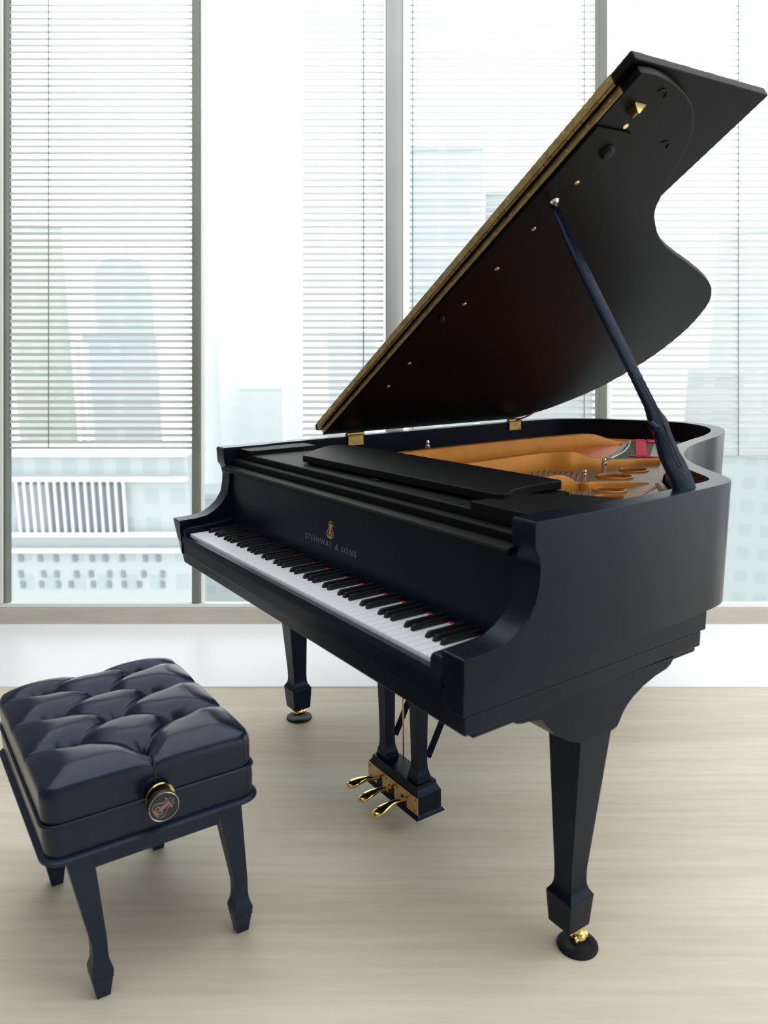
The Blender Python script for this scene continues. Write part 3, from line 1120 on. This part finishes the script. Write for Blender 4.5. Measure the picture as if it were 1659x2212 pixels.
PB1 = facade_material('haze_painted_sage_tower', (0.583, 0.620, 0.564), (0.533, 0.577, 0.533), .55, .5, .6, .5)  # haze is painted into all these lightened facade colours
PB2 = facade_material('haze_painted_green_glass_tower', (0.546, 0.608, 0.595), (0.508, 0.570, 0.564), .5, .5, .7, .5)
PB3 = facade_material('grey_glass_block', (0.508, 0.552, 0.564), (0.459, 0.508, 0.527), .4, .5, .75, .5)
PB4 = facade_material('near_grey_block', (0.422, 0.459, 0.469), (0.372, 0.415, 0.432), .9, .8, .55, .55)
PB5 = facade_material('haze_painted_white_tower', (0.769, 0.787, 0.800), (0.744, 0.769, 0.787), .4, .5, .6, .5)
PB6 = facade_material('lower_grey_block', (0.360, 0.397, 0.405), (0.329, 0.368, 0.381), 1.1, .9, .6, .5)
PWH = mat('pale_concrete', (.64, .66, .665), .8, noise=.04, scale=.4)
PDK = mat('blue_grey_glazing', (.185, .22, .245), .5, noise=.12, scale=.3)

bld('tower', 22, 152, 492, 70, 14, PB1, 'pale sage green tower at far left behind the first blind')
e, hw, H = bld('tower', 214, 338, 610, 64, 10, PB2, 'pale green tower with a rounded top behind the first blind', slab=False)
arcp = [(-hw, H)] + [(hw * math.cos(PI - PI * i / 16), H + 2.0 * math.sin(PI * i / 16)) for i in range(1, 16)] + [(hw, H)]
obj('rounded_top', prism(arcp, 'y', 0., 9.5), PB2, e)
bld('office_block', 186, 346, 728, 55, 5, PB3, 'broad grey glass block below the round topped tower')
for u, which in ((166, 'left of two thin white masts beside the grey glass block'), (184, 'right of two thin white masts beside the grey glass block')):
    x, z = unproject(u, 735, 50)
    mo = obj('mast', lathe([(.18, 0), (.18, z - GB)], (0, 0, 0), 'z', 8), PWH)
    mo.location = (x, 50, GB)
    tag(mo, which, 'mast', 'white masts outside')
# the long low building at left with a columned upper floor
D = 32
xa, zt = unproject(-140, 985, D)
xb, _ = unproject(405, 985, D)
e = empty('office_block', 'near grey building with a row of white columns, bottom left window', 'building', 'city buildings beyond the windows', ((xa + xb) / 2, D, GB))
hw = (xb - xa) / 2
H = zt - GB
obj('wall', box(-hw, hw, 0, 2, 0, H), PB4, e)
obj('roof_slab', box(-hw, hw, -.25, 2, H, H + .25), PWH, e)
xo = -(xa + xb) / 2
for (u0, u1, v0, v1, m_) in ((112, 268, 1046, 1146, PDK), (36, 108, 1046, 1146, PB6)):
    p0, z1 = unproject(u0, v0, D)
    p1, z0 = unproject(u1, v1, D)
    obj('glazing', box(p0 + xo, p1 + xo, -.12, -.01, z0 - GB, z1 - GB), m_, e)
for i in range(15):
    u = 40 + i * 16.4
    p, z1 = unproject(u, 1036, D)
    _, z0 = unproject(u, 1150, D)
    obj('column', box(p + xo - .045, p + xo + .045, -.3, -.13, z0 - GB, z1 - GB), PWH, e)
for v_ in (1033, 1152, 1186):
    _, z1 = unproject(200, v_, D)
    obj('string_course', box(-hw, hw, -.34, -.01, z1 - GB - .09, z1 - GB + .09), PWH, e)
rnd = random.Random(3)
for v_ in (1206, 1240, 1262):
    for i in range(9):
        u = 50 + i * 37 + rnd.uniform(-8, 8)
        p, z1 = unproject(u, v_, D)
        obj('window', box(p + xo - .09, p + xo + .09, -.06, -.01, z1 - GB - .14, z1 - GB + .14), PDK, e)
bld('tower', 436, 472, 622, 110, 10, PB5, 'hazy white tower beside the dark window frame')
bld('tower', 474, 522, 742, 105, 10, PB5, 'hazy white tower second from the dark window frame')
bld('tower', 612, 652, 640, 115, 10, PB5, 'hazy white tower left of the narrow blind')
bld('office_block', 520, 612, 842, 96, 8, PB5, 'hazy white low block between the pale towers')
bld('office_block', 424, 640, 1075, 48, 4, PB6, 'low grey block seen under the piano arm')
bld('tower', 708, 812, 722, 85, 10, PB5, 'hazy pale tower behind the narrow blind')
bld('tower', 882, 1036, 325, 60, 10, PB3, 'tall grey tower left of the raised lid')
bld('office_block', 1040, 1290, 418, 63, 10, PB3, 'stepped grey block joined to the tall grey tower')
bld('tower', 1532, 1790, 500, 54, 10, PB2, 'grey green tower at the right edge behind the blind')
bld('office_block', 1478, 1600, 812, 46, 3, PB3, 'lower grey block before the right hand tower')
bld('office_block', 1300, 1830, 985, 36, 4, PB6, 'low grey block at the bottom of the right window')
gd = obj('ground', box(-300, 300, 10, 400, GB - 1, GB), GROUNDM)
tag(gd, kind='structure')

# ================================================================== LIGHT
wd = bpy.data.worlds.new('overcast_sky')
S.world = wd
wd.use_nodes = True
nt = wd.node_tree
bg = nt.nodes['Background']
tc = nt.nodes.new('ShaderNodeTexCoord')
sp = nt.nodes.new('ShaderNodeSeparateXYZ')
rp = nt.nodes.new('ShaderNodeValToRGB')
rp.color_ramp.elements[0].position = .45
rp.color_ramp.elements[0].color = (1., .995, .985, 1)
rp.color_ramp.elements[1].position = .95
rp.color_ramp.elements[1].color = (.93, .98, 1.0, 1)
mr = nt.nodes.new('ShaderNodeMapRange')
mr.inputs['From Min'].default_value = -1
nt.links.new(tc.outputs['Generated'], sp.inputs[0])
nt.links.new(sp.outputs['Z'], mr.inputs['Value'])
nt.links.new(mr.outputs['Result'], rp.inputs['Fac'])
nt.links.new(rp.outputs['Color'], bg.inputs['Color'])
bg.inputs['Strength'].default_value = 2.25

# ================================================================== CAMERA
cd = bpy.data.cameras.new('camera')
cam = bpy.data.objects.new('camera', cd)
COL.objects.link(cam)
cam.location = (0, 0, CAM_H)
cam.rotation_euler = (PI / 2 - PITCH, 0, 0)
cd.sensor_fit = 'HORIZONTAL'
cd.sensor_width = 36
cd.lens = FPX / W0 * 36
cd.clip_end = 1000
cd.dof.use_dof = True
cd.dof.focus_distance = 2.35
cd.dof.aperture_fstop = 4.5
S.camera = cam

S.view_settings.view_transform = 'Standard'
S.view_settings.look = 'None'
S.view_settings.exposure = 0
S.view_settings.gamma = 1
S.view_settings.use_curve_mapping = False
S.cycles.use_denoising = True
S.cycles.max_bounces = 10
S.cycles.transparent_max_bounces = 16
